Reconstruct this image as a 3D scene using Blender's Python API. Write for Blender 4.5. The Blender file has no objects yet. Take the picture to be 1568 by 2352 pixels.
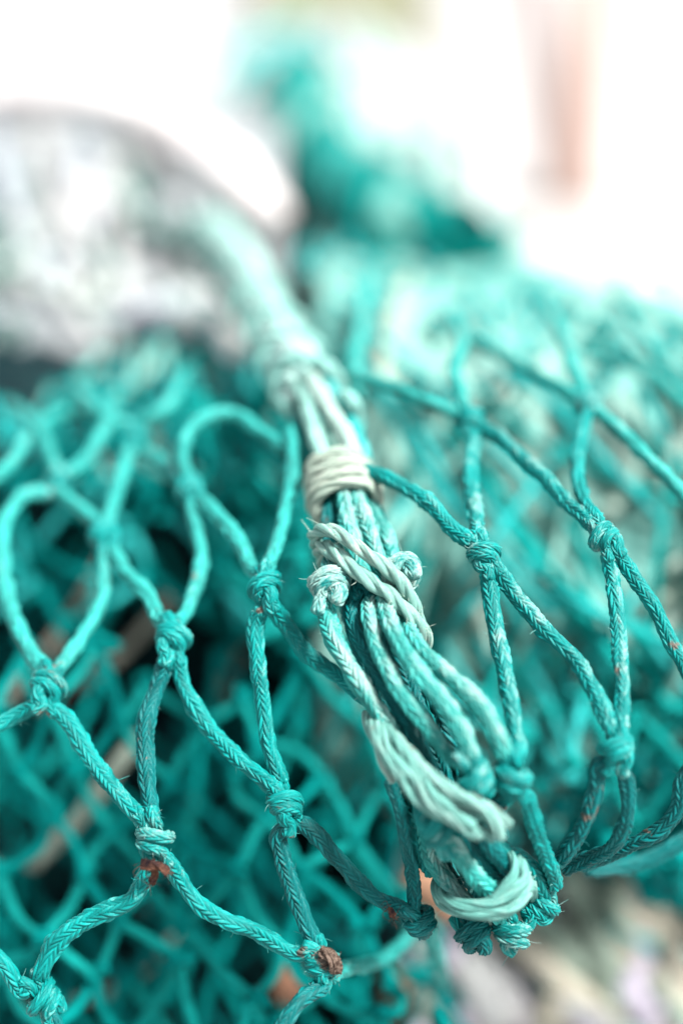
import bpy, math, random
import numpy as np
from mathutils import Vector
random.seed(7)
RNG = np.random.default_rng(11)
scene = bpy.context.scene
COL = scene.collection

# ------------------------------------------------------------------ camera geometry
CAM_H = 0.52
PITCH = math.radians(26)
FOC, SENS, FOCUS, FSTOP = 50.0, 24.0, 0.3005, 2.5
Cpos = np.array([0, 0, CAM_H])
Fw = np.array([0, math.cos(PITCH), -math.sin(PITCH)])
Up = np.array([0, math.sin(PITCH), math.cos(PITCH)])
Rt = np.array([1.0, 0, 0])
KK = SENS / FOC / 1568.0

def P(x, y, d):
    """A point of the place: photo position and its own distance from the camera."""
    return Cpos + d * (Fw + Rt * (x - 784) * KK + Up * (1176 - y) * KK)

def norm(v):
    return v / (np.linalg.norm(v) + 1e-12)

# ------------------------------------------------------------------ curves
def spline(pts, step):
    """Catmull-Rom through the points, resampled at an even step."""
    pts = np.asarray(pts, float)
    if len(pts) == 2:
        pts = np.array([pts[0], (pts[0] + pts[1]) / 2, pts[1]])
    ext = np.vstack([2 * pts[0] - pts[1], pts, 2 * pts[-1] - pts[-2]])
    out = []
    t = np.linspace(0, 1, 24, endpoint=False)[:, None]
    for i in range(len(pts) - 1):
        p0, p1, p2, p3 = ext[i:i + 4]
        d1 = max(np.linalg.norm(p1 - p0), 1e-6) ** .5
        d2 = max(np.linalg.norm(p2 - p1), 1e-6) ** .5
        d3 = max(np.linalg.norm(p3 - p2), 1e-6) ** .5
        m1 = (p2 - p1) + d2 * ((p1 - p0) / d1 - (p2 - p0) / (d1 + d2))
        m2 = (p2 - p1) + d2 * ((p3 - p2) / d3 - (p3 - p1) / (d2 + d3))
        out.append(p1 * (2 * t**3 - 3 * t**2 + 1) + m1 * (t**3 - 2 * t**2 + t) + p2 * (-2 * t**3 + 3 * t**2) + m2 * (t**3 - t**2))
    out.append(pts[-1][None])
    q = np.vstack(out)
    s = np.concatenate([[0], np.cumsum(np.linalg.norm(np.diff(q, axis=0), axis=1))])
    n = max(4, int(s[-1] / step) + 1)
    ss = np.linspace(0, s[-1], n)
    return np.stack([np.interp(ss, s, q[:, k]) for k in range(3)], 1), ss

def frames(path, ref=None):
    T = np.gradient(path, axis=0)
    T /= np.linalg.norm(T, axis=1)[:, None] + 1e-12
    n = len(path)
    N = np.zeros_like(path)
    if ref is not None:
        N = ref[None] - T * (T @ ref)[:, None]
        N /= np.linalg.norm(N, axis=1)[:, None] + 1e-9
    else:
        a = np.array([.3, .2, .9])
        v = norm(a - T[0] * (a @ T[0]))
        N[0] = v
        for i in range(1, n):
            v = v - T[i] * (v @ T[i])
            v = v / (np.linalg.norm(v) + 1e-12)
            N[i] = v
    return T, N, np.cross(T, N)

def wob(s, seed, wl, octv=3):
    """Smooth 1-D noise of s."""
    r = np.random.default_rng(seed)
    y = np.zeros_like(s)
    for k in range(octv):
        y += np.sin(s / wl * 2 * math.pi * (1.7 ** k) + r.uniform(0, 6.28)) * r.uniform(.5, 1) / (k + 1)
    return y / 1.6

def hash01(a, b):
    x = np.sin(a * 127.1 + b * 311.7) * 43758.5453
    return x - np.floor(x)

class Mesh:
    def __init__(self):
        self.v, self.f, self.n = [], [], 0
        self.at = {k: [] for k in ('sid', 'fib', 'fade', 'dirt')}
        self.col = []
    def add(self, V, F, col, sid, fib, fade, dirt=0.0):
        m = len(V)
        self.v.append(V); self.f.append(F + self.n); self.n += m
        for k, val in (('sid', sid), ('fib', fib), ('fade', fade), ('dirt', dirt)):
            self.at[k].append(np.broadcast_to(np.asarray(val, float).reshape(-1) if np.ndim(val) else val, (m,)))
        self.col.append(np.broadcast_to(np.array([*col, 1.0]), (m, 4)))
    def build(self, name, mat, parent=None):
        V = np.vstack(self.v).astype(np.float32); F = np.vstack(self.f).astype(np.int32)
        me = bpy.data.meshes.new(name)
        me.vertices.add(len(V)); me.vertices.foreach_set('co', V.ravel())
        me.loops.add(F.size); me.loops.foreach_set('vertex_index', F.ravel())
        me.polygons.add(len(F))
        me.polygons.foreach_set('loop_start', np.arange(0, F.size, 4, dtype=np.int32))
        me.polygons.foreach_set('use_smooth', np.ones(len(F), bool))
        for k, l in self.at.items():
            a = me.attributes.new(k, 'FLOAT', 'POINT')
            a.data.foreach_set('value', np.concatenate(l).astype(np.float32))
        a = me.attributes.new('pigment', 'FLOAT_COLOR', 'POINT')
        a.data.foreach_set('color', np.vstack(self.col).astype(np.float32).ravel())
        me.update(calc_edges=True)
        me.materials.append(mat)
        o = bpy.data.objects.new(name, me); COL.objects.link(o)
        if parent is not None:
            o.parent = parent
        return o

def grid_faces(n, m):
    i = np.arange(n - 1)[:, None]; j = np.arange(m)[None]
    a = i * m + j; b = i * m + (j + 1) % m
    return np.stack([a, b, b + m, a + m], -1).reshape(-1, 4)

SUNWARD = np.array([.42, -.25, .87])      # towards the sun; bleaching and painted sunlight pale this side of cords
STAINS = [(P(*a), b, c) for a, b, c in (((352, 1995, .2955), .0022, 3.2), ((745, 2205, .2985), .0030, 2.4), ((905, 2098, .2985), .0014, 2.6), ((680, 1457, .304), .0012, 2.4), ((105, 1640, .31), .0022, 1.6),
          ((595, 1400, .306), .0014, 2.0), ((690, 2190, .299), .0018, 2.0), ((640, 1700, .299), .0016, 1.2), ((1550, 1480, .296), .0014, 1.8), ((1418, 1540, .292), .0014, 1.4), ((560, 2150, .297), .0016, 1.4),
          ((770, 1400, .297), .0022, .9), ((1160, 1930, .2785), .0012, 1.8), ((1195, 2170, .298), .0026, 1.2), ((650, 1930, .299), .0014, 1.3), ((470, 1650, .303), .0010, 1.5))]
def tube(M, pts, R, kind='braid', col=(.01, .3, .26), fade=.2, seed=0, oval=.07, ref=None, flat=1.0, nseg=None, step=None,
         taper=True, fuzz=0.0, dirt=.3, wander=.0, rough=1.0, lay=None, chafe=0.0):  # chafe: bleach plus painted sunlight on the sunward side
    """Sweep one cord. kind: braid (8-plait), twist (three-strand laid), yarn (untwisted fibres), plain (far away)."""
    nseg = nseg or {'braid': 60, 'twist': 66, 'yarn': 48, 'plain': 10}[kind]
    step = step or {'braid': .0002, 'twist': .0003, 'yarn': .0005, 'plain': .0025}[kind]
    if kind != 'plain': R = R * .82
    path, s = spline(pts, step)
    T, N, B = frames(path, ref)
    if wander:
        path = path + N * (wob(s, seed + 5, .021) * wander)[:, None] + B * (wob(s, seed + 6, .026) * wander)[:, None]
    n = len(path)
    th = np.linspace(0, 2 * math.pi, nseg, endpoint=False)[None]
    S = s[:, None]
    rad = R * (1 + .05 * rough * wob(s, seed + 1, .014))[:, None]
    if kind == 'braid':
        C = 8
        u = th * C / (2 * math.pi) + (seed * .37 + .8 * wob(s, seed + 2, .05))[:, None]
        c = np.floor(u); x = u - c - .5; sg = np.where(np.mod(c, 2) < 1, 1.0, -1.0)
        pitch = R * 1.12
        sw = s / pitch + .7 * wob(s, seed + 3, .025)
        p = sw[:, None] - sg * 1.42 * x + .5 * np.mod(c, 2)
        fl = np.floor(p); q = p - fl - .5
        sid = hash01(np.mod(c, C) + seed * .13, fl)
        amp = (.36 + .2 * (sid - .5)) * (1 + .3 * wob(s, seed + 8, .012))[:, None]
        h = np.sqrt(np.clip(1 - (2.2 * q) ** 2, 0, 1)) * (1 - .5 * (2 * np.abs(x)) ** 2.5)
        r = rad * (1 - .25 + amp * h)
        fib = p
    elif kind == 'twist':
        L = lay or R * 7.5
        ph = th - (2 * math.pi * s / L + seed + .4 * wob(s, seed, .03))[:, None]
        k = np.floor(ph / (2 * math.pi / 3) + .5)
        f = ph - k * 2 * math.pi / 3
        o_, a_ = .50, .53
        r = rad * (o_ * np.cos(f) + np.sqrt(np.clip(a_ * a_ - (o_ * np.sin(f)) ** 2, 1e-4, 1)))
        fib = f * 3.0 + 0 * S
        fq = fib * 4 + 1.5 * wob(s, seed + 9, .012)[:, None]
        r = r * (1 + .035 * np.abs(np.sin(fq)) + .012 * np.sin(fq * 3.7))
        sid = hash01(np.mod(k, 3) + seed, np.floor(fq / math.pi))
    elif kind == 'yarn':
        tw = (s / (R * 26) * 2 * math.pi + .5 * wob(s, seed, .03))[:, None]
        g = 0
        rr = np.random.default_rng(seed)
        for kf, am in ((3, .09), (5, .07), (8, .06), (13, .045)):
            g = g + am * np.sin(kf * (th - tw) + rr.uniform(0, 6.28) + .8 * wob(s, seed + kf, .02)[:, None])
        r = rad * (1 + g * rough)
        fib = (th - tw) * 5
        sid = hash01(np.floor((th - tw) * 3.2 + .6 * wob(s, seed + 21, .012)[:, None]) + seed, 0 * S + 1)
    else:
        r = rad * (1 + .05 * np.sin(3 * th + S / (R * 2)))
        fib = th * 3 + S / R
        sid = hash01(np.floor(S / (R * 2.2)) + seed, np.floor(th * 1.3))
    if oval and flat == 1.0:
        r = r * (1 + oval * np.cos(2 * (th - (seed + 1.2 * wob(s, seed + 4, .03))[:, None])))
    if taper:
        e = np.minimum(s, s[-1] - s)
        r = r * np.sqrt(np.clip(1 - (1 - np.clip(e / (R * .55), 0, 1)) ** 2, .0004, 1))[:, None]
    cx, sy = np.cos(th) * r * flat, np.sin(th) * r
    V = path[:, None] + N[:, None] * cx[..., None] + B[:, None] * sy[..., None]
    V = V.reshape(-1, 3)
    shape = (n, nseg)
    dirt = np.full(len(V), dirt, float)
    if dirt.any():
        for q, rad_, a_ in STAINS:
            dd = np.sum((V - q) ** 2, 1)
            if dd.min() < (2.2 * rad_) ** 2: dirt = dirt + a_ * np.exp(-dd / rad_ ** 2)
    M.add(V, grid_faces(n, nseg), col, np.broadcast_to(sid, shape).ravel(), np.broadcast_to(fib, shape).ravel(), fade, dirt)
    fd_ = np.repeat(wob(s, seed + 31, .045) * .16 + wob(s, seed + 32, .011) * .05, nseg)
    M.at['fade'][-1] = np.clip(M.at['fade'][-1] + (fd_ if kind != 'plain' else 0), 0, 1.2)
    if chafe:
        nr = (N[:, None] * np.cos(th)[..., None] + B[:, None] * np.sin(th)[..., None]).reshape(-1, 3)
        M.at['fade'][-1] = np.clip(M.at['fade'][-1] + chafe * (nr @ SUNWARD - .25), 0, 1.2)  # bleach plus sunlight painted into the colour of the sunward side
    if fuzz > 0:
        r_ = np.random.default_rng(seed + 77)
        cnt = r_.poisson(fuzz * 2.6 * s[-1] * 1000)
        for _ in range(cnt):
            i = r_.integers(2, n - 2); a = r_.uniform(0, 6.283)
            nrm = N[i] * math.cos(a) + B[i] * math.sin(a)
            base = path[i] + nrm * R * .86
            ln = r_.uniform(.0006, .0020) * (1 if r_.random() < .88 else 2.0)
            d = norm(nrm * r_.uniform(.35, 1) + T[i] * r_.normal(0, 1) + r_.normal(0, .4, 3))
            hp = np.array([base, base + d * ln * .5 + r_.normal(0, .0001, 3), base + d * ln + nrm * r_.normal(0, .0004) + r_.normal(0, .0003, 3)])
            hair(M, hp, r_.uniform(.00004, .0001), col, min(1, fade + .35))
    return path

def hair(M, hp, r, col, fade):
    path, s = spline(hp, .0003)
    T, N, B = frames(path)
    th = np.linspace(0, 2 * math.pi, 4, endpoint=False)
    rr = r * np.linspace(1, .45, len(path))[:, None, None]
    V = path[:, None] + (N[:, None] * np.cos(th)[None, :, None] + B[:, None] * np.sin(th)[None, :, None]) * rr
    M.add(V.reshape(-1, 3), grid_faces(len(path), 4), col, .8, 0.0, fade)

# ------------------------------------------------------------------ materials
def nodes_of(name):
    m = bpy.data.materials.new(name); m.use_nodes = True
    nt = m.node_tree; b = nt.nodes['Principled BSDF']
    return m, nt, b

def N_(nt, typ, **kw):
    n = nt.nodes.new(typ)
    for k, v in kw.items():
        if k in n.inputs.keys() if hasattr(n.inputs, 'keys') else False:
            n.inputs[k].default_value = v
        else:
            setattr(n, k, v)
    return n

def math_(nt, op, a, b=None, clamp=False):
    n = nt.nodes.new('ShaderNodeMath'); n.operation = op; n.use_clamp = clamp
    for i, v in enumerate((a, b)):
        if v is None: continue
        if isinstance(v, (int, float)): n.inputs[i].default_value = v
        else: nt.links.new(v, n.inputs[i])
    return n.outputs[0]

def mix_(nt, fac, a, b):
    n = nt.nodes.new('ShaderNodeMix'); n.data_type = 'RGBA'
    for sock, v in ((n.inputs[0], fac), (n.inputs[6], a), (n.inputs[7], b)):
        if isinstance(v, tuple): sock.default_value = (*v, 1)
        elif isinstance(v, (int, float)): sock.default_value = v
        else: nt.links.new(v, sock)
    return n.outputs[2]

def noise_(nt, scale, detail=3, rough=.55, vec=None):
    n = nt.nodes.new('ShaderNodeTexNoise')
    n.inputs['Scale'].default_value = scale; n.inputs['Detail'].default_value = detail; n.inputs['Roughness'].default_value = rough
    if vec is not None: nt.links.new(vec, n.inputs['Vector'])
    return n.outputs['Fac']

def ramp_(nt, v, lo, hi):
    n = nt.nodes.new('ShaderNodeMapRange'); n.clamp = True
    n.interpolation_type = 'SMOOTHSTEP'
    n.inputs['From Min'].default_value = lo; n.inputs['From Max'].default_value = hi
    nt.links.new(v, n.inputs['Value'])
    return n.outputs[0]

def twine_material(name, worn=(.33, .45, .41), rough=.45, spec=.2, wear=.8):
    m, nt, b = nodes_of(name)
    A = lambda k: N_(nt, 'ShaderNodeAttribute', attribute_name=k)
    pig, sid, fib, fade, dirt = A('pigment').outputs['Color'], A('sid').outputs['Fac'], A('fib').outputs['Fac'], A('fade').outputs['Fac'], A('dirt').outputs['Fac']
    pos = nt.nodes.new('ShaderNodeTexCoord').outputs['Object']
    # pigment varies from strand to strand
    n1 = noise_(nt, 90, 4, .6, pos)
    v = math_(nt, 'ADD', math_(nt, 'MULTIPLY', sid, .55), math_(nt, 'MULTIPLY', n1, .7))
    v = math_(nt, 'ADD', v, .42)
    mul = nt.nodes.new('ShaderNodeMix'); mul.data_type = 'RGBA'; mul.blend_type = 'MULTIPLY'; mul.inputs[0].default_value = 1
    nt.links.new(pig, mul.inputs[6])
    comb = nt.nodes.new('ShaderNodeCombineColor')
    for i in range(3): nt.links.new(v, comb.inputs[i])
    nt.links.new(comb.outputs[0], mul.inputs[7])
    base = mul.outputs[2]
    # sun-bleached, chafed fibre; fade also carries the painted sunlit side
    n2 = noise_(nt, 210, 5, .7, pos)
    n3 = noise_(nt, 1400, 3, .6, pos)
    w = math_(nt, 'ADD', math_(nt, 'ADD', math_(nt, 'MULTIPLY', n2, .75), math_(nt, 'MULTIPLY', sid, .22)), math_(nt, 'MULTIPLY', n3, .45))
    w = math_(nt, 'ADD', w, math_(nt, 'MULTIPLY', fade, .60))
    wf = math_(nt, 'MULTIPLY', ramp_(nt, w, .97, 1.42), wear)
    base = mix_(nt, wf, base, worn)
    # rust and mud stuck in places
    d = math_(nt, 'ADD', noise_(nt, 130, 5, .72, pos), math_(nt, 'MULTIPLY', dirt, .10))
    d = math_(nt, 'MULTIPLY', ramp_(nt, d, .685, .75), .85)
    base = mix_(nt, d, base, (.13, .08, .062))
    nt.links.new(base, b.inputs['Base Color'])
    b.inputs['Roughness'].default_value = rough
    b.inputs['Specular IOR Level'].default_value = spec
    b.inputs['Sheen Weight'].default_value = .0
    b.inputs['Sheen Roughness'].default_value = .5
    # fine fibres
    fine = math_(nt, 'SINE', math_(nt, 'ADD', math_(nt, 'MULTIPLY', fib, 34.0), math_(nt, 'MULTIPLY', n3, 7.0)))
    hgt = math_(nt, 'ADD', math_(nt, 'MULTIPLY', fine, .35), math_(nt, 'MULTIPLY', n3, .9))
    bump = nt.nodes.new('ShaderNodeBump'); bump.inputs['Strength'].default_value = .55; bump.inputs['Distance'].default_value = .00012
    nt.links.new(hgt, bump.inputs['Height']); nt.links.new(bump.outputs[0], b.inputs['Normal'])
    return m

def plain_material(name, c1, c2, scale=40, rough=.7, bump=0.0, c3=None):
    m, nt, b = nodes_of(name)
    pos = nt.nodes.new('ShaderNodeTexCoord').outputs['Object']
    n1 = noise_(nt, scale, 5, .6, pos)
    c = mix_(nt, ramp_(nt, n1, .35, .65), c1, c2)
    if c3 is not None:
        c = mix_(nt, ramp_(nt, noise_(nt, scale * 2.3, 3, .5, pos), .56, .66), c, c3)
    nt.links.new(c, b.inputs['Base Color']); b.inputs['Roughness'].default_value = rough
    b.inputs['Specular IOR Level'].default_value = .1
    if bump:
        bp = nt.nodes.new('ShaderNodeBump'); bp.inputs['Distance'].default_value = bump
        nt.links.new(noise_(nt, scale * 5, 5, .6, pos), bp.inputs['Height']); nt.links.new(bp.outputs[0], b.inputs['Normal'])
    return m

TWINE = twine_material('twine_fibre')
DEEP = twine_material('old_twine_fibre', rough=.8, spec=.04, wear=.25)
PALE = twine_material('bleached_fibre', worn=(.27, .43, .39))
CREAM = twine_material('cream_fibre', worn=(.42, .46, .39))
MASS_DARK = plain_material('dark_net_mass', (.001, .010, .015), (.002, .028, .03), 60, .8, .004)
MASS_MIX = plain_material('mixed_net_mass', (.10, .29, .26), (.20, .34, .30), 16, .75, .004)
MASS_PALE = plain_material('pale_net_mass', (.20, .23, .24), (.36, .37, .385), 30, .75, .006, c3=(.12, .22, .20))
MASS_SAND = plain_material('sandy_net_mass', (.32, .33, .32), (.39, .375, .41), 20, .75, .002, c3=(.28, .26, .22))
RUST = plain_material('rusty_scrap', (.018, .011, .014), (.13, .06, .038), 420, .8, .0006)
TUFT = plain_material('dried_weed', (.07, .045, .035), (.26, .19, .15), 1100, .9, .0008)
WALL_M = plain_material('white_paint', (.84, .84, .84), (.88, .87, .87), 3, .55)
POST_M = plain_material('weathered_wood', (.50, .33, .27), (.58, .41, .35), 9, .7)
PLANK_M = plain_material('pale_plank', (.72, .64, .62), (.78, .70, .68), 9, .7)
OLIVE_M = plain_material('olive_paint', (.36, .37, .23), (.41, .42, .29), 6, .6)
GROUND_M = plain_material('pale_concrete', (.30, .30, .30), (.36, .36, .355), 5, .85, .002)
HOSE_M = plain_material('white_hose', (.54, .50, .50), (.60, .57, .56), 30, .5)

TEAL = (.0003, .185, .174)
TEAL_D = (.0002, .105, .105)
AQUA = (.02, .30, .29)
ROPE_G = (.0003, .135, .12)
AQUA_D = (.004, .22, .20)
MINT = (.20, .42, .37)
SAND = (.36, .34, .28)
LILAC = (.40, .37, .44)
ORANGE = (.36, .22, .14)
WHITE = (.46, .49, .48)
SAGE = (.27, .34, .28)

def thing(name, label, cat, loc, group=None):
    o = bpy.data.objects.new(name, None); COL.objects.link(o)
    o.empty_display_size = .01
    o['label'] = label; o['category'] = cat
    if group: o['group'] = group
    return o
def tag(o, label, cat, group=None):
    o['label'] = label; o['category'] = cat
    if group: o['group'] = group
    return o

# ================================================================== the foreground net
net = thing('fishing_net', 'sharp turquoise braided net draped in front, gathered into a pale lashed rope down the middle', 'fishing net', None)
SEED = [100]
def nxt():
    SEED[0] += 1
    return SEED[0]

NODES = {
 'L0': (135, 1110, .366, .5), 'L1': (112, 1580, .313, .35), 'L2': (240, 1232, .346, .4), 'L3': (310, 1005, .382, .4), 'L4': (397, 1468, .314, .3),
 'L5': (357, 1925, .299, .5), 'L6': (435, 1125, .350, .4), 'L7': (655, 1848, .302, .2), 'L8': (610, 1350, .309, .25), 'L9': (738, 2213, .302, .3),
 'L10': (963, 2112, .303, .12), 'L11': (98, 2295, .303, .3),
 'R1': (1112, 1274, .303, .45), 'R2': (1180, 1780, .283, .3), 'R3': (1080, 968, .345, .35), 'R4': (1414, 1717, .288, .4), 'R5': (1385, 1235, .303, .5),
 'R6': (1345, 928, .347, .45), 'N2': (1086, 1788, .282, .55),
 'K1': (757, 1345, .3005, .75), 'K2': (800, 1335, .307, .12), 'K3': (838, 1350, .304, .12), 'K4': (925, 1318, .303, .85),
 'Ka': (1087, 2143, .3015, .15), 'Kb': (1177, 2140, .3005, .55), 'Kc': (1245, 2075, .3025, .4), 'Kd': (1012, 1893, .286, .35),
}
# (from, [photo points (x, y[, distance])], to, radius mm, fade)
E = [
 ('L1', [(75, 1505), (25, 1400), (6, 1300), (8, 1210), (60, 1135, .36)], 'L0', 2.6, .25),
 ('L0', [(190, 1170)], 'L2', 2.5, .3),
 ('L2', [(236, 1300), (238, 1360), (208, 1430), (155, 1510)], 'L1', 2.5, .2),
 ('L2', [(285, 1310), (340, 1370), (372, 1430)], 'L4', 2.5, .25),
 ('L2', [(262, 1150), (285, 1070)], 'L3', 2.5, .3),
 ('L3', [(370, 1060)], 'L6', 2.5, .3),
 ('L6', [(455, 1230), (460, 1310), (430, 1400)], 'L4', 2.5, .2),
 ('L6', [(500, 1185), (550, 1245), (578, 1305)], 'L8', 2.45, .25),
 ('L4', [(372, 1545), (338, 1650), (336, 1750), (345, 1860)], 'L5', 2.65, .2),
 ('L4', [(420, 1565), (470, 1660), (540, 1735)], 'L7', 2.5, .3),
 ('L8', [(590, 1425), (590, 1500), (606, 1640), (632, 1760)], 'L7', 2.5, .25),
 ('L8', [(650, 1428), (705, 1497), (770, 1549, .308), (850, 1610, .303)], (905, 1650, .304), 2.4, .3),
 ('L8', [(637, 1245, .318), (660, 1150, .33), (672, 1060, .34)], (668, 985, .35), 2.3, .1),
 ('L1', [(55, 1635)], (-30, 1680, .31), 2.5, .35),
 ('L1', [(145, 1645), (220, 1755), (300, 1858)], 'L5', 2.5, .3),
 ('L5', [(335, 2010), (300, 2070), (205, 2110), (130, 2165), (100, 2225)], 'L11', 2.6, .35),
 ('L5', [(405, 2010), (470, 2088), (580, 2138), (680, 2190)], 'L9', 2.45, .25),
 ('L7', [(640, 1920), (655, 1990), (690, 2090), (718, 2155)], 'L9', 2.4, .15),
 ('L7', [(725, 1915), (785, 1985), (860, 2060)], 'L10', 2.4, .2),
 ('L9', [(800, 2222, .316), (870, 2210, .333), (930, 2160, .345)], (985, 2090, .35), 2.5, .15),
 ('L9', [(690, 2300, .297)], (640, 2380, .294), 2.5, .2),
 ('L11', [(50, 2275), (15, 2225)], (-25, 2190, .302), 2.5, .3),
 ('L11', [(120, 2345)], (140, 2420, .302), 2.5, .2),
 ('L10', [(950, 2050), (937, 1954, .297), (922, 1875, .294)], (893, 1790, .293), 2.1, .1),
 ('L10', [(995, 2170, .33), (1010, 2220, .36)], (1010, 2290, .40), 2.4, .1),
 # upper left, receding
 ('L0', [(118, 1050), (90, 985, .385)], (20, 930, .42), 2.5, .35),
 ('L0', [(195, 1060), (240, 985, .38)], (265, 900, .42), 2.5, .3),
 ('L3', [(240, 955, .385)], (170, 880, .43), 2.5, .4),
 ('L3', [(375, 940, .385)], (430, 850, .43), 2.5, .35),
 ('L6', [(418, 1050), (437, 988), (480, 955, .357), (535, 950, .36), (590, 985, .357)], (655, 1030, .35), 2.5, .2),
 ((-30, 1110, .36), [(30, 1060, .37), (80, 985, .39)], (190, 930, .43), 2.5, .35),
 # right-hand meshes
 ('R1', [(1045, 1222), (980, 1150, .312), (905, 1108, .318)], (830, 1075, .325), 2.35, .35),
 ('R1', [(1092, 1190), (1080, 1090)], 'R3', 2.3, .4),
 ('R1', [(1125, 1350), (1145, 1480, .296), (1175, 1620, .289), (1187, 1700)], 'R2', 2.2, .45),
 ('R1', [(1165, 1345), (1235, 1430, .299), (1315, 1510, .295), (1370, 1600, .291)], 'R4', 2.2, .4),
 ('R3', [(985, 925, .345), (905, 890, .355)], (800, 860, .37), 2.3, .15),
 ('R3', [(1044, 870, .355), (1060, 790, .375)], (1035, 720, .41), 2.3, .45),
 ('R3', [(1155, 1012), (1245, 1095, .322), (1330, 1180, .309)], 'R5', 2.2, .45),
 ('R5', [(1335, 1140, .315), (1327, 1040, .33)], 'R6', 2.1, .35),
 ('R5', [(1403, 1310), (1420, 1450, .297), (1428, 1580, .291)], 'R4', 2.05, .45),
 ('R5', [(1438, 1300), (1500, 1395, .30), (1550, 1490, .298)], (1600, 1580, .296), 2.0, .25),
 ('R6', [(1318, 850, .36), (1285, 755, .385)], (1240, 690, .42), 2.2, .45),
 ('R6', [(1250, 872, .358), (1140, 808, .38)], (1060, 770, .40), 2.2, .3),
 ('R6', [(1440, 1005, .335), (1515, 1080, .326)], (1610, 1180, .318), 2.1, .4),
 ('R4', [(1376, 1760), (1366, 1817), (1344, 1890, .293), (1308, 1945, .297)], (1262, 2000, .302), 2.3, .15),
 ('R4', [(1435, 1787), (1441, 1848, .291), (1429, 1908, .294), (1400, 1952, .298), (1350, 1975, .302)], (1290, 1998, .306), 2.1, .12),
 ('R2', [(1208, 1835), (1231, 1905, .289), (1258, 1978, .295)], (1277, 2040, .30), 2.2, .3),
 ('R2', [(1150, 1835, .29), (1142, 1880, .295)], (1150, 1930, .30), 2.1, .1),
 ((1610, 1720, .296), [(1568, 1795, .296), (1558, 1850, .297), (1521, 1903, .299), (1470, 1934, .302), (1410, 1957, .306)], (1330, 1990, .31), 2.15, .12),
 ((1610, 1905, .325), [(1517, 1960, .325), (1450, 1988, .325)], (1340, 2000, .32), 2.3, .08),
 # far right top
 ((1425, 690, .43), [(1470, 760, .405), (1520, 830, .39)], (1600, 910, .37), 2.2, .4),
 ((1400, 680, .45), [(1480, 715, .44)], (1620, 780, .42), 2.2, .15),
 ((1330, 790, .42), [(1450, 835, .41), (1530, 890, .395)], (1620, 960, .385), 2.1, .25),
 ((840, 630, .47), [(832, 720, .43), (815, 840, .39), (815, 920, .37)], (815, 1010, .36), 2.4, .45),
 # gathered strands above the pale whipping
 ((760, 1130, .327), [(757, 1200, .318)], (762, 1290, .313), 2.0, .15),
 ((785, 1120, .3235), [(801, 1195, .3135), (812, 1262, .3085)], (838, 1350, .306), 2.3, .6),
 ((812, 1120, .3235), [(838, 1195, .3135), (858, 1262, .3085)], (885, 1350, .306), 2.2, .65),
 ((832, 1130, .327), [(868, 1200, .319), (897, 1270, .3125)], 'K4', 2.2, .55),
 ((775, 1262, .314), [], 'K1', 2.0, .7),
 ((800, 1265, .315), [], 'K2', 1.9, .15),
 ((838, 1280, .312), [], 'K3', 1.9, .15),
 # fan of strands below the diagonal lashing
 ('K1', [(745, 1400, .299), (764, 1458, .297), (800, 1530, .294), (845, 1600, .2915), (885, 1660, .2905), (935, 1745, .291), (965, 1850, .295), (995, 1975, .2975), (1037, 2042, .2975)], (1085, 2090, .297), 2.15, .62),
 ('K2', [(810, 1400, .3005), (812, 1440, .2985), (832, 1490, .296), (866, 1545, .2935), (900, 1600, .292), (950, 1690, .291), (985, 1760, .292)], (1000, 1830, .294), 1.8, .2),
 ('K3', [(848, 1423, .295), (864, 1485, .292), (893, 1540, .289), (920, 1590, .287), (970, 1655, .2855), (1030, 1730, .285)], 'N2', 1.85, .5),
 ((880, 1370, .299), [(886, 1400, .2955), (896, 1436, .2915), (922, 1487, .2885), (959, 1540, .286), (1011, 1605, .283), (1062, 1685, .281)], 'N2', 1.95, .55),
 ((915, 1390, .302), [(927, 1425, .2985), (943, 1462, .2935), (980, 1508, .289), (1032, 1553, .2855), (1085, 1605, .283), (1125, 1660, .2815)], 'R2', 1.95, .5),
 ('N2', [(1080, 1860, .29)], (1085, 1940, .296), 2.0, .2),
 # strands running under the bottom whipping
 ('Kd', [(1032, 1935, .2865), (1081, 2000, .2895), (1128, 2055, .2935)], (1150, 2110, .299), 2.2, .5),
 ((1060, 1900, .290), [(1087, 1952, .2905), (1118, 1992, .2925)], (1165, 2040, .297), 1.7, .2),
 ((1100, 1895, .288), [(1120, 1938, .2885), (1144, 1972, .2905)], (1180, 2020, .295), 1.75, .15),
 ((1125, 1925, .293), [(1160, 1962, .293), (1200, 1980, .295), (1232, 2015, .298)], (1250, 2060, .302), 2.0, .3),
 ((790, 1280, .318), [(850, 1440, .309), (900, 1600, .304), (960, 1750, .302), (1040, 1930, .302)], (1120, 2085, .305), 2.2, .05),
 ((830, 1290, .316), [(890, 1440, .306), (950, 1600, .3), (1020, 1760, .298), (1090, 1930, .300)], (1160, 2075, .304), 2.2, .05),
 ((860, 1300, .316), [(930, 1450, .305), (1000, 1600, .299), (1060, 1760, .297), (1120, 1900, .298)], (1190, 2050, .303), 2.1, .05),
 ((770, 1290, .318), [(815, 1440, .309), (870, 1600, .304), (925, 1760, .303), (985, 1930, .304)], (1070, 2085, .306), 2.1, .05),
 ((905, 1770, .295), [(925, 1860, .297), (955, 1930, .2985)], (1000, 2010, .3005), 1.9, .25),
]
MID = {k: P(*v[:3]) for k, v in NODES.items()}
legs = {k: [] for k in NODES}
bars = []
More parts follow.
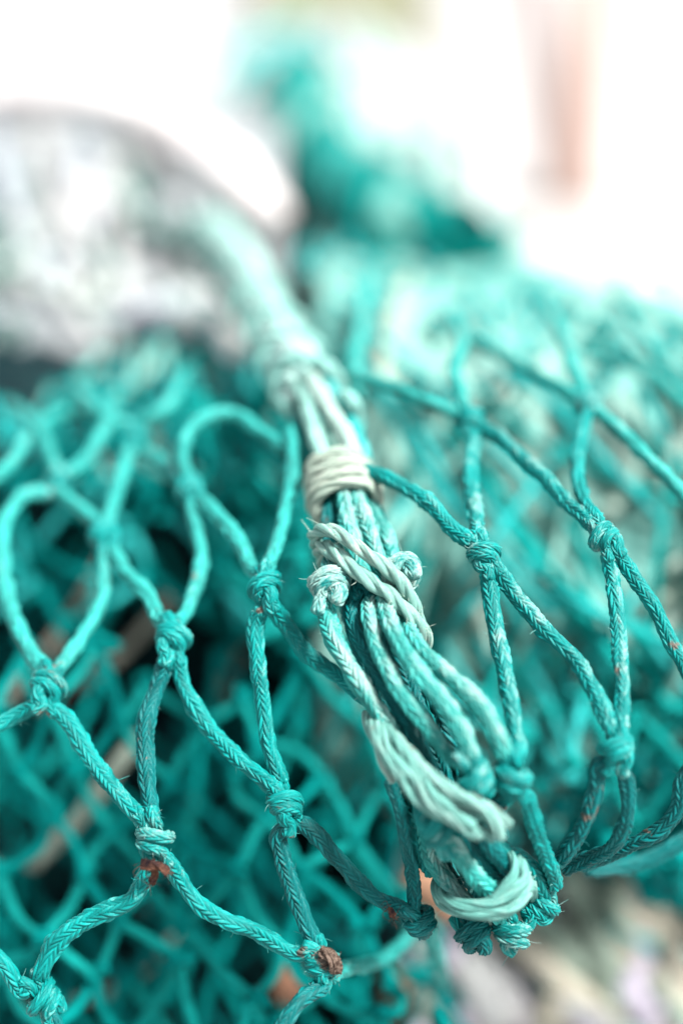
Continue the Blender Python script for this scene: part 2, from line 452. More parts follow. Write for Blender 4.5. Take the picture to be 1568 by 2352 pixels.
for a, mids, b, rmm, fade in E:
    ca = NODES[a][:3] if isinstance(a, str) else a
    cb = NODES[b][:3] if isinstance(b, str) else b
    pts = [ca] + [m if len(m) == 3 else (*m, None) for m in mids] + [cb]
    xy = np.array([p[:2] for p in pts]); L = np.concatenate([[0], np.cumsum(np.linalg.norm(np.diff(xy, axis=0), axis=1))])
    known = [i for i, p in enumerate(pts) if p[2] is not None]
    dd = np.interp(L, L[known], [pts[i][2] for i in known])
    W = [P(x, y, d) for (x, y), d in zip(xy, dd)]
    k = len(bars)
    bars.append([a, b, W, rmm * (1.1 if k >= 52 else (.90 if xy[:, 0].mean() > 1000 else .84)) / 1000, fade if fade > .47 else fade * .55])
    if isinstance(a, str): legs[a].append((k, 0, norm(W[1] - W[0])))
    if isinstance(b, str): legs[b].append((k, 1, norm(W[-2] - W[-1])))

# sheet-bend knot, in cord radii: x right, y up, z towards the viewer
WRAP = [(-.5, 1.9, .1), (-.35, 1.05, -.3), (.7, .95, -.8), (1.25, .85, .1), (.5, .75, .95), (-.5, .3, 1.15), (-1.3, -.2, .45), (-.95, -.3, -.8), (.5, -.1, -1.0),
        (1.3, .05, .0), (.85, -.15, .95), (.1, -.6, 1.2), (-.45, -1.0, .85), (-.5, -1.5, .25), (-.55, -2.0, .1)]
CORE = [(.5, 1.9, .1), (.4, 1.0, .2), (.1, .1, .0), (.35, -.75, .15), (1.0, -.75, .5), (1.05, -1.3, .35), (.6, -2.1, .1)]
FUZZ_D = lambda d: .16 if abs(d - FOCUS) < .012 else (.05 if abs(d - FOCUS) < .025 else 0)
stub = {}
for k, (x, y, d, fd) in NODES.items():
    c = MID[k]
    r0 = np.mean([bars[i][3] for i, _, _ in legs[k]]) if legs[k] else .0021
    ups = sorted(legs[k], key=lambda t: -(t[2] @ Up))
    nu = 2 if len(ups) >= 3 else 1
    top, bot = ups[:nu], ups[nu:]
    if not ups:
        ax = norm(Up + Rt * random.uniform(-.7, .7))
    else:
        ut = norm(sum(t[2] for t in top)); ub = norm(sum(t[2] for t in bot)) if bot else -ut
        ax = norm(ut - ub)
    zo = -Fw; zo = norm(zo - ax * (zo @ ax)); xo = np.cross(ax, zo)
    rs = random.Random(hash(k) % 1 + len(k) * 31 + ord(k[0]) * 7 + ord(k[-1]) * 3)
    ang = rs.uniform(-.8, .8); xo, zo = xo * math.cos(ang) + zo * math.sin(ang), zo * math.cos(ang) - xo * math.sin(ang)
    flip = rs.choice([-1, 1])
    sc = r0 * rs.uniform(.90, 1.0)
    loc = lambda q, s_=1: c + (xo * q[0] * flip + ax * q[1] * rs.uniform(.97, 1.05) + zo * q[2]) * sc
    wp = [loc(q) for q in WRAP]; cp = [loc(q) for q in CORE]
    ends = {'T': [wp[0], cp[0]], 'B': [wp[-1], cp[-1]]}
    def assign(group, side, where):
        free = [0, 1]
        group = sorted(group, key=lambda t: t[2] @ xo * flip)
        for n_, (bi, en, dr) in enumerate(group):
            j = (0 if len(group) > 1 and n_ == 0 else 1) if len(group) > 1 else (0 if dr @ xo * flip < 0 else 1)
            stub[(bi, en)] = ends[where][j]
            ext = ends[where][j] + dr * r0 * 1.3
            tgt = wp if j == 0 else cp
            if where == 'T': tgt.insert(0, ext)
            else: tgt.append(ext)
    assign(top, 1, 'T'); assign(bot, -1, 'B')
    M = Mesh(); det = abs(d - FOCUS) < .03
    kw = dict(fade=fd, fuzz=FUZZ_D(d) * 1.2, dirt=.55, oval=.1)
    if not det: kw.update(nseg=28, step=.0005)
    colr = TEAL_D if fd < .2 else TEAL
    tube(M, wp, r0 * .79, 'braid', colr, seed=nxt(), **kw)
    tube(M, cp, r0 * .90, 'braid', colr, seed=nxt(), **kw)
    M.build('knot', TWINE, net)

for i, (a, b, W, R, fade) in enumerate(bars):
    pts = list(W)
    if (i, 0) in stub: pts[0] = stub[(i, 0)]
    if (i, 1) in stub: pts[-1] = stub[(i, 1)]
    dm = np.mean([(p - Cpos) @ Fw for p in pts])
    M = Mesh()
    det = abs(dm - FOCUS) < .028
    kw = dict(fuzz=FUZZ_D(dm), dirt=.45, wander=.00022, chafe=.45 if fade > .2 else .15)  # chafe: bleach plus painted sunlight
    if not det: kw.update(nseg=28, step=.0005, chafe=.25)  # chafe: bleach plus painted sunlight
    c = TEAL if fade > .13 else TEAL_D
    if dm > .325 and fade > .05: c = (.02, .26, .235)  # sky reflection on receding cords, put into a paler aqua
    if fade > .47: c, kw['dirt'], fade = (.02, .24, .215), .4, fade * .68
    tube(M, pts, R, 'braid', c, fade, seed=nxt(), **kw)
    M.build('strand' if i >= 52 else 'twine', TWINE, net)

# ---- pale whippings and lashings on the gathered rope
axis_pts = [(470, 545, .56), (560, 640, .50), (640, 775, .41), (700, 880, .366), (745, 965, .347), (772, 1045, .336), (786, 1125, .326), (810, 1210, .3165), (835, 1290, .309)]
AX, AS = spline([P(*p) for p in axis_pts], .0005)
AT, _, _ = frames(AX)
ypx = lambda p: 1176 - ((p - Cpos) @ Up) / ((p - Cpos) @ Fw) / KK
AY = np.array([ypx(p) for p in AX])
def around(y0, y1, turns, rx, rz, phase=0, n=22, tilt=0.0):
    """A coil round the gathered rope between two heights of the photograph."""
    out = []
    for i in range(int(n * turns) + 1):
        f = i / (n * turns); y = y0 + (y1 - y0) * f
        j = int(np.argmin(np.abs(AY - y))); t = AT[j]
        e1 = norm(Rt - t * (Rt @ t)); e2 = np.cross(e1, t)
        if e2 @ Fw > 0: e2 = -e2
        a = phase + i / n * 2 * math.pi
        out.append(AX[j] + e1 * math.cos(a) * rx + e2 * math.sin(a) * rz + t * tilt * math.cos(a))
    return out
M = Mesh()
for k, (ya, yb, rr, rs_) in enumerate(((1086, 1094, .0016, .0071), (1108, 1116, .0017, .0074), (1132, 1142, .0017, .0075), (1152, 1164, .0015, .0072))):
    tube(M, around(ya, yb, 1.15, rs_, .0066, phase=2.2 + k * .8), rr, 'yarn', (.27, .36, .30), .72, dirt=.9, seed=nxt(), fuzz=.05, rough=1.3)
w = M.build('whipping', CREAM, net); w['label'] = 'cream whipping wound tightly round the gathered rope'
# upper part of the rope, receding out of focus
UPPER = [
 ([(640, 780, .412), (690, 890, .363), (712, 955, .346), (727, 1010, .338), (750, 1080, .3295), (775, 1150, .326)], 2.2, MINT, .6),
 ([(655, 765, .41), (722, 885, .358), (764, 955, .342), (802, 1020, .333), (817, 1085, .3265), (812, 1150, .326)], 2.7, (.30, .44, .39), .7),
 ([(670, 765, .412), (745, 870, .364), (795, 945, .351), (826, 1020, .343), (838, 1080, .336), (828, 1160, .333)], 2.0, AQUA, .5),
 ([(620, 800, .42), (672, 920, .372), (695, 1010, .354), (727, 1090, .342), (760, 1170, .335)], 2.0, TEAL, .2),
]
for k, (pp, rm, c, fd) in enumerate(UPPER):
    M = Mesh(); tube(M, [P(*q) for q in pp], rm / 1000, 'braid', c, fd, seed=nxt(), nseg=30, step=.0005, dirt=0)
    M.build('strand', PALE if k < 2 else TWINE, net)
for k in range(7):
    a0 = k * 2 * math.pi / 7
    pts = []
    for j in range(0, int(np.argmin(np.abs(AY - 900))), 14):
        t = AT[j]; e1 = norm(Rt - t * (Rt @ t)); e2 = np.cross(e1, t)
        a = a0 + AS[j] / .10 * 2 * math.pi
        rr = .0048 + .0055 * max(0, 1 - AS[j] / .12)
        pts.append(AX[j] + (e1 * math.cos(a) + e2 * math.sin(a)) * rr)
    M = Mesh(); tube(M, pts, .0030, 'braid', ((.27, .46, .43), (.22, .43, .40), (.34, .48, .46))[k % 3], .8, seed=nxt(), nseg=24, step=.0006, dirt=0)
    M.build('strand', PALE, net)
M = Mesh()
tube(M, around(640, 940, 5.0, .0078, .0074, phase=1.0, tilt=.007), .0023, 'twist', (.18, .40, .36), .5, seed=nxt(), nseg=24, step=.0007, dirt=0)
M.build('lashing', PALE, net)
# diagonal double lashing across the strands
for pp in ([(760, 1290, .318), (733, 1262, .314), (722, 1232, .3085), (745, 1216, .3035), (785, 1230, .3005), (825, 1260, .2985), (868, 1290, .297), (916, 1332, .2965), (950, 1390, .298), (962, 1440, .302)],
           [(765, 1320, .318), (738, 1285, .312), (738, 1255, .306), (765, 1268, .302), (803, 1298, .299), (852, 1338, .2965), (893, 1364, .2955), (930, 1402, .2955), (962, 1438, .2975), (977, 1475, .301), (965, 1520, .306)]):
    M = Mesh(); tube(M, [P(*q) for q in pp], .00195, 'twist', (.15, .32, .28), .55, seed=nxt(), fuzz=.25, dirt=.6, lay=.0185)
    l = M.build('lashing', CREAM, net); l['label'] = 'pale laid cord lashed diagonally across the gathered strands'
# frayed tail lying over the strands
TAILAX = [(856, 1632, .296), (868, 1672, .2895), (905, 1728, .284), (955, 1785, .2815), (1010, 1832, .280), (1068, 1866, .2795), (1120, 1896, .280), (1158, 1932, .281)]
TA, TS = spline([P(*q) for q in TAILAX], .001)
TT, TN, TB = frames(TA, norm(-Fw))
for k in range(7):
    f = TS / TS[-1]
    spread = (.0006 + .0021 * np.sin(np.clip(f * 1.1, 0, 1) * math.pi * .62))
    a = k * 2 * math.pi / 7 + f * 2.6 + .5 * wob(TS, k + 3, .03)
    q = TA + TN * (np.cos(a) * spread * .55)[:, None] + TB * (np.sin(a) * spread * 1.1)[:, None]
    e = len(q) - int([0, 2, 0, 5, 1, 7, 3][k])
    M = Mesh(); tube(M, q[:e:3], (.0014, .0011, .0016, .0010, .0013, .0010, .0012)[k], 'yarn', (.12, .32, .28), (.62, .4, .9, .5, .75, .3, .7)[k], seed=nxt(), fuzz=.12, dirt=.5, rough=1.6)
    l = M.build('lashing_tail', PALE, net); l['label'] = 'frayed bleached end of the lashing cord'
M = Mesh(); tube(M, [P(*q) for q in [(880, 1650, .297), (860, 1648, .293), (862, 1690, .290), (876, 1750, .2885), (905, 1800, .289)]], .0009, 'yarn', (.30, .46, .41), .6, seed=nxt())
M.build('lashing_tail', PALE, net)
# whipping at the bottom of the rope
BOT = [
 ([(1220, 2050, .304), (1206, 1985, .2985), (1190, 1972, .2935), (1200, 1995, .2905), (1203, 2018, .2895), (1185, 2040, .2885), (1155, 2060, .2885), (1120, 2076, .289), (1066, 2080, .291), (1025, 2068, .294), (1004, 2045, .298), (1010, 2010, .304)], .0014, .6),
 ([(1225, 2080, .304), (1220, 2040, .297), (1208, 2045, .2915), (1188, 2076, .2895), (1154, 2094, .2895), (1101, 2100, .2905), (1048, 2090, .293), (1013, 2068, .2975), (1005, 2030, .303)], .0016, .7),
 ([(1165, 2000, .301), (1160, 1975, .2955), (1172, 1966, .2915), (1182, 1985, .289), (1178, 2012, .2882), (1156, 2042, .2882), (1132, 2066, .289), (1110, 2085, .293)], .0011, .5),
 ([(1215, 2000, .30), (1207, 2022, .2925), (1200, 2058, .2905), (1170, 2086, .2892), (1125, 2092, .289), (1070, 2096, .291), (1025, 2084, .2945), (1003, 2055, .3)], .0013, .75),
]
for pp, rr, fd in BOT:
    M = Mesh(); tube(M, [P(*q) for q in pp], rr, 'yarn', (.10, .31, .27), fd * .95, seed=nxt(), fuzz=.12, dirt=.5, rough=1.5)
    l = M.build('whipping', PALE, net); l['label'] = 'pale green whipping round the bottom of the rope'
# cord ends and loops beneath the bottom whipping
for pp, rm, fd in (([(1040, 2100, .304), (1065, 2135, .303), (1110, 2130, .302), (1140, 2105, .304)], 1.7, .15), ([(1140, 2110, .303), (1205, 2130, .301), (1222, 2105, .301), (1200, 2085, .302)], 1.7, .4),
                   ([(1195, 2090, .302), (1225, 2098, .301), (1250, 2110, .301), (1262, 2080, .302)], 1.6, .2), ([(1205, 2030, .301), (1235, 2045, .300), (1262, 2060, .302), (1255, 2110, .303)], 1.8, .35)):
    M = Mesh(); tube(M, [P(*q) for q in pp], rm / 1000, 'braid', TEAL, fd, seed=nxt(), fuzz=.2, dirt=.6)
    M.build('strand', TWINE, net)

# ================================================================== heaps of net behind and below
def smooth_noise(x, y, seed, wl):
    r = np.random.default_rng(seed); z = 0
    for k in range(5):
        a = r.uniform(0, 6.28); f = 2 * math.pi / wl * 1.55 ** k
        z = z + np.sin((x * math.cos(a) + y * math.sin(a)) * f + r.uniform(0, 6.28)) / (1.25 ** k)
    return z / 3

def heap(name, label, x0, x1, y0, y1, dfn, amp, mat, cords, cat='net heap', nx=70, ny=70, seed=1, xs=lambda y: 0 * y, top=None, bot=None):
    root = thing(name, label, cat, None, 'heaps of old fishing net')
    X, Y = np.meshgrid(np.linspace(x0, x1, nx), np.linspace(y0, y1, ny), indexing='xy')
    X = X + xs(Y)
    if top is not None: Y = top(X) + (y1 - top(X)) * (Y - y0) / (y1 - y0)
    if bot is not None: Y = y0 + (bot(X) - y0) * (Y - y0) / (y1 - y0)
    D = dfn(X, Y) + amp * smooth_noise(X, Y, seed, 420)
    depth = lambda x, y: dfn(x, y) + amp * smooth_noise(x, y, seed, 420)
    V = Cpos + D[..., None] * (Fw + Rt * ((X - 784) * KK)[..., None] + Up * ((1176 - Y) * KK)[..., None])
    V = V.reshape(-1, 3)
    ii = np.arange(ny - 1)[:, None]; jj = np.arange(nx - 1)[None]
    a = ii * nx + jj
    F = np.stack([a, a + nx, a + nx + 1, a + 1], -1).reshape(-1, 4)
    # close the heap down to the ground
    loop = list(range(nx)) + [i * nx + nx - 1 for i in range(1, ny)] + [(ny - 1) * nx + j for j in range(nx - 2, -1, -1)] + [i * nx for i in range(ny - 2, 0, -1)]
    Vs = V[loop].copy(); Vs[:, 2] = .002
    k0 = len(V); n = len(loop)
    S = np.array([[loop[i], loop[(i + 1) % n], k0 + (i + 1) % n, k0 + i] for i in range(n)])
    M = Mesh(); M.add(np.vstack([V, Vs]), np.vstack([F, S]), (.2, .3, .3), .5, 0, 0)
    M.build('core', mat, root)
    r = np.random.default_rng(seed * 17 + 3)
    cnt = 0
    for (num, cols, rmm, ang, spread, ln, lift, fd) in cords:
        for _ in range(num):
            x = r.uniform(x0 + .02 * (x1 - x0), x1 - .02 * (x1 - x0)); y = r.uniform(y0 + .03 * (y1 - y0), y1 - .02 * (y1 - y0))
            x += xs(y)
            if top is not None: y = top(x) + (y1 - top(x)) * (y - y0) / (y1 - y0)
            if bot is not None: y = y0 + (bot(x) - y0) * (y - y0) / (y1 - y0)
            a_ = math.radians(ang) + r.normal(0, math.radians(spread))
            pts = []; cur = r.normal(0, .11); R = rmm / 1000 * r.uniform(.8, 1.25)
            lf = r.uniform(.4, 1) * lift
            for q in range(6):
                if x0 < x - xs(y) < x1 and (y0 if top is None else top(x)) < y < (y1 if bot is None else bot(x)):
                    pts.append(P(x, y, depth(x, y) - R * .6 - lf * (.4 + .6 * abs(math.sin(q * 1.3 + cur * 9)))))
                x += math.cos(a_) * ln / 5; y += math.sin(a_) * ln / 5; a_ += cur
            if len(pts) < 3: continue
            M = Mesh(); c = cols[r.integers(len(cols))]
            tube(M, pts, R, 'plain', c, fd, seed=nxt(), dirt=0, step=.002)
            M.build('twine', DEEP, root); cnt += 1
    return root, depth

def lin(y, pts):
    return np.interp(y, [p[0] for p in pts], [p[1] for p in pts])

# dark heap under the left-hand meshes
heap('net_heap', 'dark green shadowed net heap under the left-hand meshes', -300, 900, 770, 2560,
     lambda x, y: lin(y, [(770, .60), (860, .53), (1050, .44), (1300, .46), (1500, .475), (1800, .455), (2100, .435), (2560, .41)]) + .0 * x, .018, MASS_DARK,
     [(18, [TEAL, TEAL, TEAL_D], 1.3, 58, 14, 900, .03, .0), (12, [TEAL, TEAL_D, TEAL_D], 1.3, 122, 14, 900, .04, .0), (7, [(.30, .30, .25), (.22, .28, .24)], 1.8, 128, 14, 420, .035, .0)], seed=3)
# pale, mixed heap under the right-hand meshes
heap('net_heap', 'pale turquoise and beige net heap under the right-hand meshes', 730, 1800, 560, 1935,
     lambda x, y: lin(y, [(560, .66), (620, .56), (700, .485), (900, .43), (1250, .405), (1600, .405), (1790, .415), (1870, .455), (1935, .56)]) + (x - 1200) * -.00001, .012, MASS_MIX,
     [(30, [AQUA_D, AQUA, AQUA], 1.25, 58, 14, 720, .022, .0), (34, [MINT, AQUA, AQUA_D], 1.25, 112, 16, 700, .018, .3), (10, [(.28, .36, .30), (.28, .38, .33)], 2.0, 125, 20, 260, .010, .1)], top=lambda x: np.interp(x, [640, 1000, 1568, 1800], [560, 545, 690, 750]), seed=5)
# grey-white heap, upper left
heap('net_heap', 'blurred grey white net heap at upper left under the white hose', -420, 640, 262, 850,
     lambda x, y: lin(y, [(262, .86), (330, .76), (500, .68), (700, .61), (780, .585), (850, .60)]) + .0 * x, .022, MASS_PALE,
     [(44, [(.33, .35, .36), (.26, .29, .33), (.33, .33, .33)], 3.2, 45, 60, 260, .02, .1), (30, [(.33, .38, .34), (.26, .34, .32)], 2.8, 120, 50, 240, .015, .1), (22, [(.04, .10, .09)], 5, 60, 60, 130, .012, 0)], seed=8, bot=lambda x: np.interp(x, [-420, 80, 260, 420, 640], [770, 785, 860, 900, 880]))
# whitish heap in the middle distance
heap('net_heap', 'whitish blurred net heap behind the thick green rope', 420, 960, 60, 640,
     lambda x, y: lin(y, [(60, 1.18), (200, 1.02), (420, .86), (620, .74)]), .03, MASS_PALE,
     [(50, [(.38, .42, .40), (.24, .38, .34), (.34, .40, .38)], 4.6, 40, 60, 300, .02, .2), (46, [(.26, .34, .28), (.16, .34, .30), AQUA, AQUA_D], 3.4, 120, 50, 260, .015, .5)], seed=12, xs=lambda y: (y - 60) * .55, top=lambda x: np.interp(x, [480, 560, 700, 780, 900, 1000, 1300], [200, 60, 35, 20, 80, 160, 560]))
# sandy heap, lower right
heap('net_heap', 'sandy lilac net heap at lower right below the rope end', 840, 1820, 1850, 2600,
     lambda x, y: lin(y, [(1850, .505), (2000, .465), (2300, .455), (2600, .44)]) + (x - 1250) * .00002, .008, MASS_SAND,
     [(36, [SAND, SAGE, (.26, .38, .33)], 4.0, 55, 12, 460, .010, .1), (30, [LILAC, (.36, .37, .37), (.37, .35, .40)], 4.2, 55, 14, 420, .010, .1), (3, [ORANGE, SAND], 3.0, 60, 16, 300, .012, .1), (7, [AQUA_D, AQUA], 2.4, 60, 20, 320, .010, .0)], seed=15)

# sagging net layers with knots between the front net and the heaps
def layer(label, quad, nx, ny, colr, Rm, jit, fade, seed, sag=.01, skip=.1):
    root = thing('fishing_net', label, 'fishing net', None, 'sagging net layers under the front net')
    r = np.random.default_rng(seed)
    (a, b, c, d) = [np.array(q, float) for q in quad]
    pos = {}
    for i in range(nx + 1):
        for j in range(ny + 1):
            u = (i + (.5 if j % 2 else 0)) / nx; v = j / ny
            q = a * (1 - u) * (1 - v) + b * u * (1 - v) + c * u * v + d * (1 - u) * v
            q = q + np.array([r.normal(0, jit), r.normal(0, jit), r.normal(0, .006)])
            pos[i, j] = P(*q)
    for (i, j), p in pos.items():
        if j < ny:
            for di in ((0, -1) if j % 2 == 0 else (0, 1)):
                q = pos.get((i + di, j + 1))
                if q is None or r.random() < skip: continue
                m = (p + q) / 2 + np.array([r.normal(0, .0014), r.normal(0, .0014), -sag * r.uniform(.1, .5)])
                M = Mesh(); tube(M, [p, m, q], Rm / 1000, 'plain', colr[r.integers(len(colr))], fade, seed=nxt(), dirt=.2, step=.0015, nseg=12)
                M.build('twine', DEEP, root)
        t = [p + r.normal(0, .0016, 3) + np.array([math.cos(k * 2.1), math.sin(k * 1.7) * .6, math.sin(k * 2.1)]) * Rm / 1000 * .9 for k in range(7)]
        M = Mesh(); tube(M, t, Rm / 1000 * .85, 'plain', colr[0], fade + .15, seed=nxt(), step=.001, nseg=10)
        M.build('knot', DEEP, root)
    return root
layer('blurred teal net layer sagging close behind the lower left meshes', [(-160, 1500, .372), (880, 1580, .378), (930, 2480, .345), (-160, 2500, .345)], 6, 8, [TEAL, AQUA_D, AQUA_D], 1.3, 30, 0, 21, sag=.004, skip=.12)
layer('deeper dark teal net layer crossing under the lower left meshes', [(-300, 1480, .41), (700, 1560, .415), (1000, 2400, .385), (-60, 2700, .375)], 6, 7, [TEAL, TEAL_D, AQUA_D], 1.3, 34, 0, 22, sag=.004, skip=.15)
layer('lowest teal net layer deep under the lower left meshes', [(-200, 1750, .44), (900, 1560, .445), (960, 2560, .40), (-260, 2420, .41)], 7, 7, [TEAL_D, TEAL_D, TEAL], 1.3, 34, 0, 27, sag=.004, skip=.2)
layer('soft teal net layer receding behind the upper left meshes', [(-150, 960, .46), (660, 830, .46), (720, 1400, .405), (-150, 1420, .405)], 6, 6, [TEAL, AQUA], 1.4, 34, .1, 23, sag=.004, skip=.2)
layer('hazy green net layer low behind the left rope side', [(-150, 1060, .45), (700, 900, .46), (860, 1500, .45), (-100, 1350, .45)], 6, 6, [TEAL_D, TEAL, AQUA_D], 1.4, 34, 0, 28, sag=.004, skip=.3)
layer('blurred turquoise net layer spread behind the right-hand meshes', [(820, 640, .50), (1680, 780, .46), (1700, 1860, .36), (900, 1850, .37)], 7, 10, [AQUA_D, AQUA, AQUA], 1.25, 30, .05, 24, sag=.004, skip=.3)
layer('second turquoise net layer slanting under the right-hand meshes', [(900, 700, .47), (1760, 900, .45), (1640, 1850, .39), (800, 1700, .395)], 8, 9, [AQUA, AQUA_D, MINT], 1.25, 36, .1, 29, sag=.004, skip=.35)
layer('pale green net layer bunched along the top of the right heap', [(700, 560, .58), (1640, 720, .51), (1660, 900, .42), (800, 860, .43)], 10, 6, [AQUA, AQUA, MINT], 1.3, 26, .25, 25, sag=.004)
layer('dark teal net layer hanging at the right edge below the loops', [(1430, 1985, .36), (1720, 1930, .36), (1760, 2200, .42), (1510, 2050, .39)], 5, 3, [TEAL, TEAL_D], 1.6, 14, 0, 26, sag=.004, skip=0)
layer('soft teal net layer tucked against the left side of the rope', [(400, 930, .42), (690, 900, .41), (830, 1480, .375), (470, 1420, .40)], 4, 6, [AQUA_D, TEAL, AQUA], 1.4, 24, .05, 32, sag=.004, skip=.1)
layer('third pale turquoise net layer pressed flat on the right heap', [(760, 820, .45), (1500, 640, .52), (1760, 1700, .41), (1000, 1980, .40)], 9, 9, [AQUA, MINT, AQUA_D], 1.25, 30, .1, 33, sag=.003, skip=.2)
layer('shaded green net layer folded under the right-hand loops', [(1240, 1810, .395), (1740, 1770, .39), (1760, 2010, .42), (1250, 1985, .43)], 7, 5, [TEAL_D, TEAL, TEAL_D], 1.5, 16, 0, 34, sag=.003, skip=0)
layer('pale hazy net layer running back beneath the grey heap', [(160, 850, .53), (520, 790, .51), (650, 1110, .415), (-120, 1090, .435)], 7, 5, [AQUA, AQUA_D, MINT], 1.4, 22, .15, 35, sag=.003, skip=.1)

# ================================================================== thick green rope behind
def rope(name, label, pts, Rr, rs_, n, colr, fade, lay, cat='rope', group=None):
    root = thing(name, label, cat, None, group)
    A, S_ = spline([P(*p) for p in pts], .004); T, N, B = frames(A)
    for k in range(n):
        a = k * 2 * math.pi / n + S_ / lay * 2 * math.pi
        q = A + (N * np.cos(a)[:, None] + B * np.sin(a)[:, None]) * Rr
        M = Mesh(); tube(M, q[::3], rs_, 'plain', colr[k % len(colr)], fade, seed=nxt(), dirt=0, nseg=14, step=.002)
        M.build('strand', DEEP, root)
    return root
rope('thick_rope', 'thick dark green rope running up between the pale heaps', [(690, 165, .97), (690, 250, .9), (725, 335, .82), (790, 425, .74), (870, 505, .67), (950, 570, .61)], .0115, .0105, 6, [ROPE_G, (.0003, .11, .098), (.10, .26, .23), ROPE_G, (.0003, .10, .09), (.03, .2, .18)], .0, .22)
rope('thick_rope', 'short green rope end crossing the top of the thick rope', [(585, 245, .93), (635, 220, .92), (690, 190, .92)], .006, .006, 4, [ROPE_G, TEAL_D], .0, .3)
rope('thick_rope', 'dark green rope lying along the crest of the right heap', [(880, 425, .72), (950, 480, .67), (1030, 535, .62), (1120, 590, .575)], .008, .0075, 4, [(.0002, .06, .055), ROPE_G], .0, .25)
M = Mesh()
tube(M, [P(*p) for p in [(-160, 228, .86), (60, 226, .82), (220, 232, .78), (350, 275, .73), (470, 345, .69), (560, 420, .655), (625, 505, .63)]], .0095, 'plain', (.7, .66, .65), .3, seed=nxt(), nseg=28, dirt=0)
tag(M.build('hose', HOSE_M), 'smooth white hose curving over the grey net heap', 'hose')

# ================================================================== loose bits
def scrap(name, label, cat, pts, R, mat, seed):
    M = Mesh(); tube(M, [P(*p) for p in pts], R, 'yarn', (.2, .1, .06), 0, seed=seed, rough=4.5, ref=norm(-Fw + .3 * Up), flat=.5, step=.0003, nseg=40)
    for k in range(16):
        r = np.random.default_rng(seed + k); p = P(*pts[r.integers(len(pts))])
        hair(M, np.array([p, p + r.normal(0, .0009, 3), p + r.normal(0, .0014, 3)]), .00007, (.2, .1, .06), 0)
    return tag(M.build(name, mat), label, cat)
scrap('weed_scrap', 'rust brown dried scrap caught under the whitened knot at lower left', 'scrap', [(322, 1988, .2945), (345, 1986, .2935), (366, 1992, .2935), (388, 2006, .294)], .0008, RUST, 501)
scrap('weed_scrap', 'small dark brown strand hanging below the whitened knot', 'scrap', [(350, 1990, .2945), (356, 2010, .295), (347, 2032, .2965)], .0008, RUST, 502)
scrap('weed_tuft', 'matted tan weed tuft stuck on the knot at bottom centre', 'tuft', [(735, 2180, .2985), (755, 2195, .2975), (768, 2215, .2975), (775, 2238, .299)], .0010, TUFT, 503)
scrap('weed_scrap', 'brown crust beside the knot left of the rope bottom', 'scrap', [(893, 2085, .2985), (905, 2108, .2985)], .0006, RUST, 504)
def loose(name, label, cat, pts, R, colr, fade=.1):
    M = Mesh(); tube(M, [P(*p) for p in pts], R, 'plain', colr, fade, seed=nxt(), nseg=14, dirt=0)
    return tag(M.build(name, TWINE), label, cat)
loose('rope_offcut', 'orange rope offcut lying low between the dark bottom meshes', 'rope offcut', [(655, 2285, .39), (675, 2250, .385), (700, 2240, .385)], .0048, (.26, .13, .08))
loose('rope_offcut', 'tan orange rope offcut behind the rope bottom', 'rope offcut', [(940, 2030, .40), (1000, 2050, .39), (1060, 2110, .385)], .0055, (.30, .17, .11))
loose('strap', 'dark brown strap hanging behind the meshes at bottom centre', 'strap', [(885, 2190, .41), (905, 2280, .40), (925, 2380, .395)], .0042, (.09, .055, .03))
loose('rope_offcut', 'red rope offcut glimpsed in the dark behind the left knot', 'rope offcut', [(150, 1610, .385), (185, 1545, .39), (225, 1515, .395)], .0016, (.06, .008, .006))
loose('rope_offcut', 'beige cord lying diagonally deep behind the lower left meshes', 'rope offcut', [(60, 2000, .39), (180, 1880, .385), (270, 1760, .385), (330, 1680, .39)], .0024, (.20, .24, .20), .1)

# ================================================================== place behind
def box(name, mat, x0, x1, y0, y1, z0, z1, bev=.003):
    import bmesh
    bm = bmesh.new(); bmesh.ops.create_cube(bm, size=1)
    for v in bm.verts:
        v.co = Vector(((x0 + x1) / 2 + v.co.x * (x1 - x0), (y0 + y1) / 2 + v.co.y * (y1 - y0), (z0 + z1) / 2 + v.co.z * (z1 - z0)))
    bmesh.ops.bevel(bm, geom=bm.edges[:], offset=bev, segments=2, affect='EDGES')
    me = bpy.data.meshes.new(name); bm.to_mesh(me); bm.free(); me.materials.append(mat)
    o = bpy.data.objects.new(name, me); COL.objects.link(o)
    return o
g = box('ground', GROUND_M, -30, 30, -6, 60, -.2, 0, .001); g['kind'] = 'structure'
tag(box('white_wall', WALL_M, -4, 4, 2.25, 2.4, 0.0005, 2.4), 'plain white painted wall rising behind the heaps', 'wall')
tag(box('wooden_post', POST_M, .332, .386, 2.08, 2.14, .0005, 2.1), 'pinkish brown wooden post standing before the white wall', 'post')
o = tag(box('wooden_plank', PLANK_M, -.035, .035, -.012, .012, 0, 1.6), 'narrow plank leaning beside the pinkish post', 'plank')
o.rotation_euler = (0, math.radians(-13), 0); o.location = (.335, 2.17, .006)
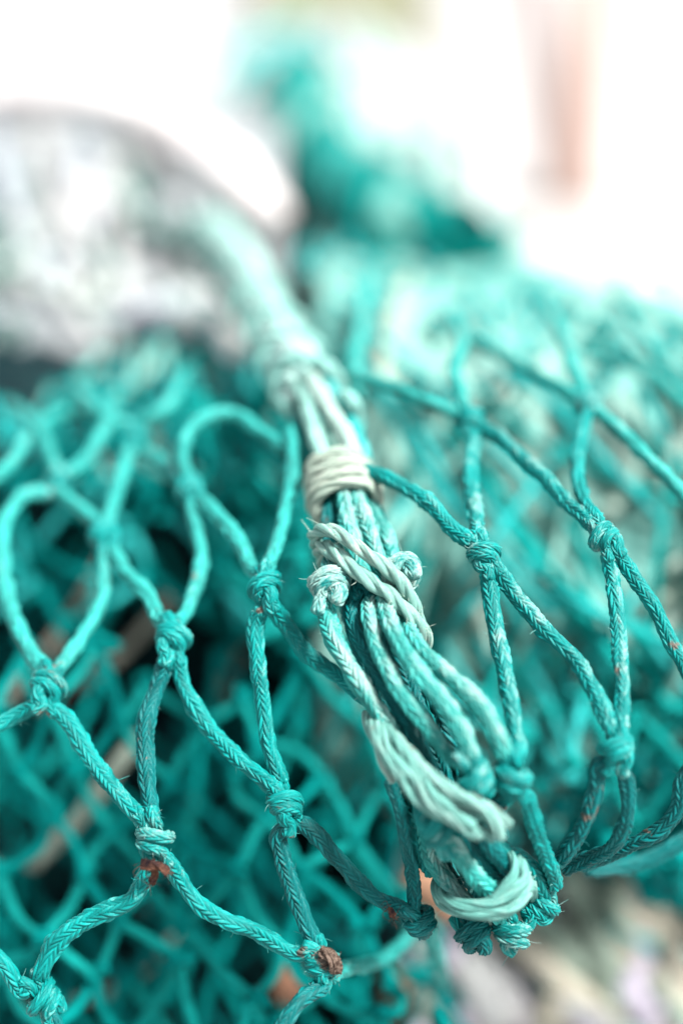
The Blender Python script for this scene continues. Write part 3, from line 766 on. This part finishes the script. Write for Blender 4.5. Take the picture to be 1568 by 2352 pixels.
tag(box('locker', OLIVE_M, -.12, .125, 2.20, 2.246, .0005, 1.2, .01), 'olive green upright locker against the white wall', 'locker')

# ================================================================== light, camera, render
SUN_EL, SUN_AZ = 59, 116     # azimuth clockwise from the viewing direction: to the right
w = bpy.data.worlds.new('World'); scene.world = w; w.use_nodes = True
nt = w.node_tree; bg = nt.nodes['Background']
sky = nt.nodes.new('ShaderNodeTexSky'); sky.sky_type = 'NISHITA'; sky.sun_disc = False
sky.sun_elevation = math.radians(SUN_EL); sky.sun_rotation = math.radians(SUN_AZ); sky.dust_density = 4; sky.air_density = 1.2
hs = nt.nodes.new('ShaderNodeHueSaturation'); hs.inputs['Saturation'].default_value = .3
nt.links.new(sky.outputs[0], hs.inputs['Color']); nt.links.new(hs.outputs[0], bg.inputs[0]); bg.inputs[1].default_value = .085
sl = bpy.data.lights.new('sun', 'SUN'); sl.energy = 4.2; sl.angle = math.radians(10); sl.color = (1, .97, .93)
so = bpy.data.objects.new('sun', sl); COL.objects.link(so)
dirv = Vector((math.sin(math.radians(SUN_AZ)) * math.cos(math.radians(SUN_EL)), math.cos(math.radians(SUN_AZ)) * math.cos(math.radians(SUN_EL)), math.sin(math.radians(SUN_EL))))
so.rotation_euler = dirv.to_track_quat('Z', 'Y').to_euler(); so.location = (1, 1, 3)

cam = bpy.data.cameras.new('camera'); co = bpy.data.objects.new('camera', cam); COL.objects.link(co)
co.location = Cpos; co.rotation_euler = (math.pi / 2 - PITCH, 0, 0)
cam.lens = FOC; cam.sensor_fit = 'HORIZONTAL'; cam.sensor_width = SENS; cam.clip_start = .01; cam.clip_end = 200
cam.dof.use_dof = True; cam.dof.focus_distance = FOCUS; cam.dof.aperture_fstop = FSTOP; cam.dof.aperture_blades = 9
scene.camera = co
vs = scene.view_settings
vs.view_transform = 'Standard'; vs.look = 'None'; vs.exposure = 1.38; vs.gamma = 1; vs.use_curve_mapping = False
scene.render.engine = 'CYCLES'
scene.cycles.use_denoising = True
scene.cycles.max_bounces = 8; scene.cycles.diffuse_bounces = 5
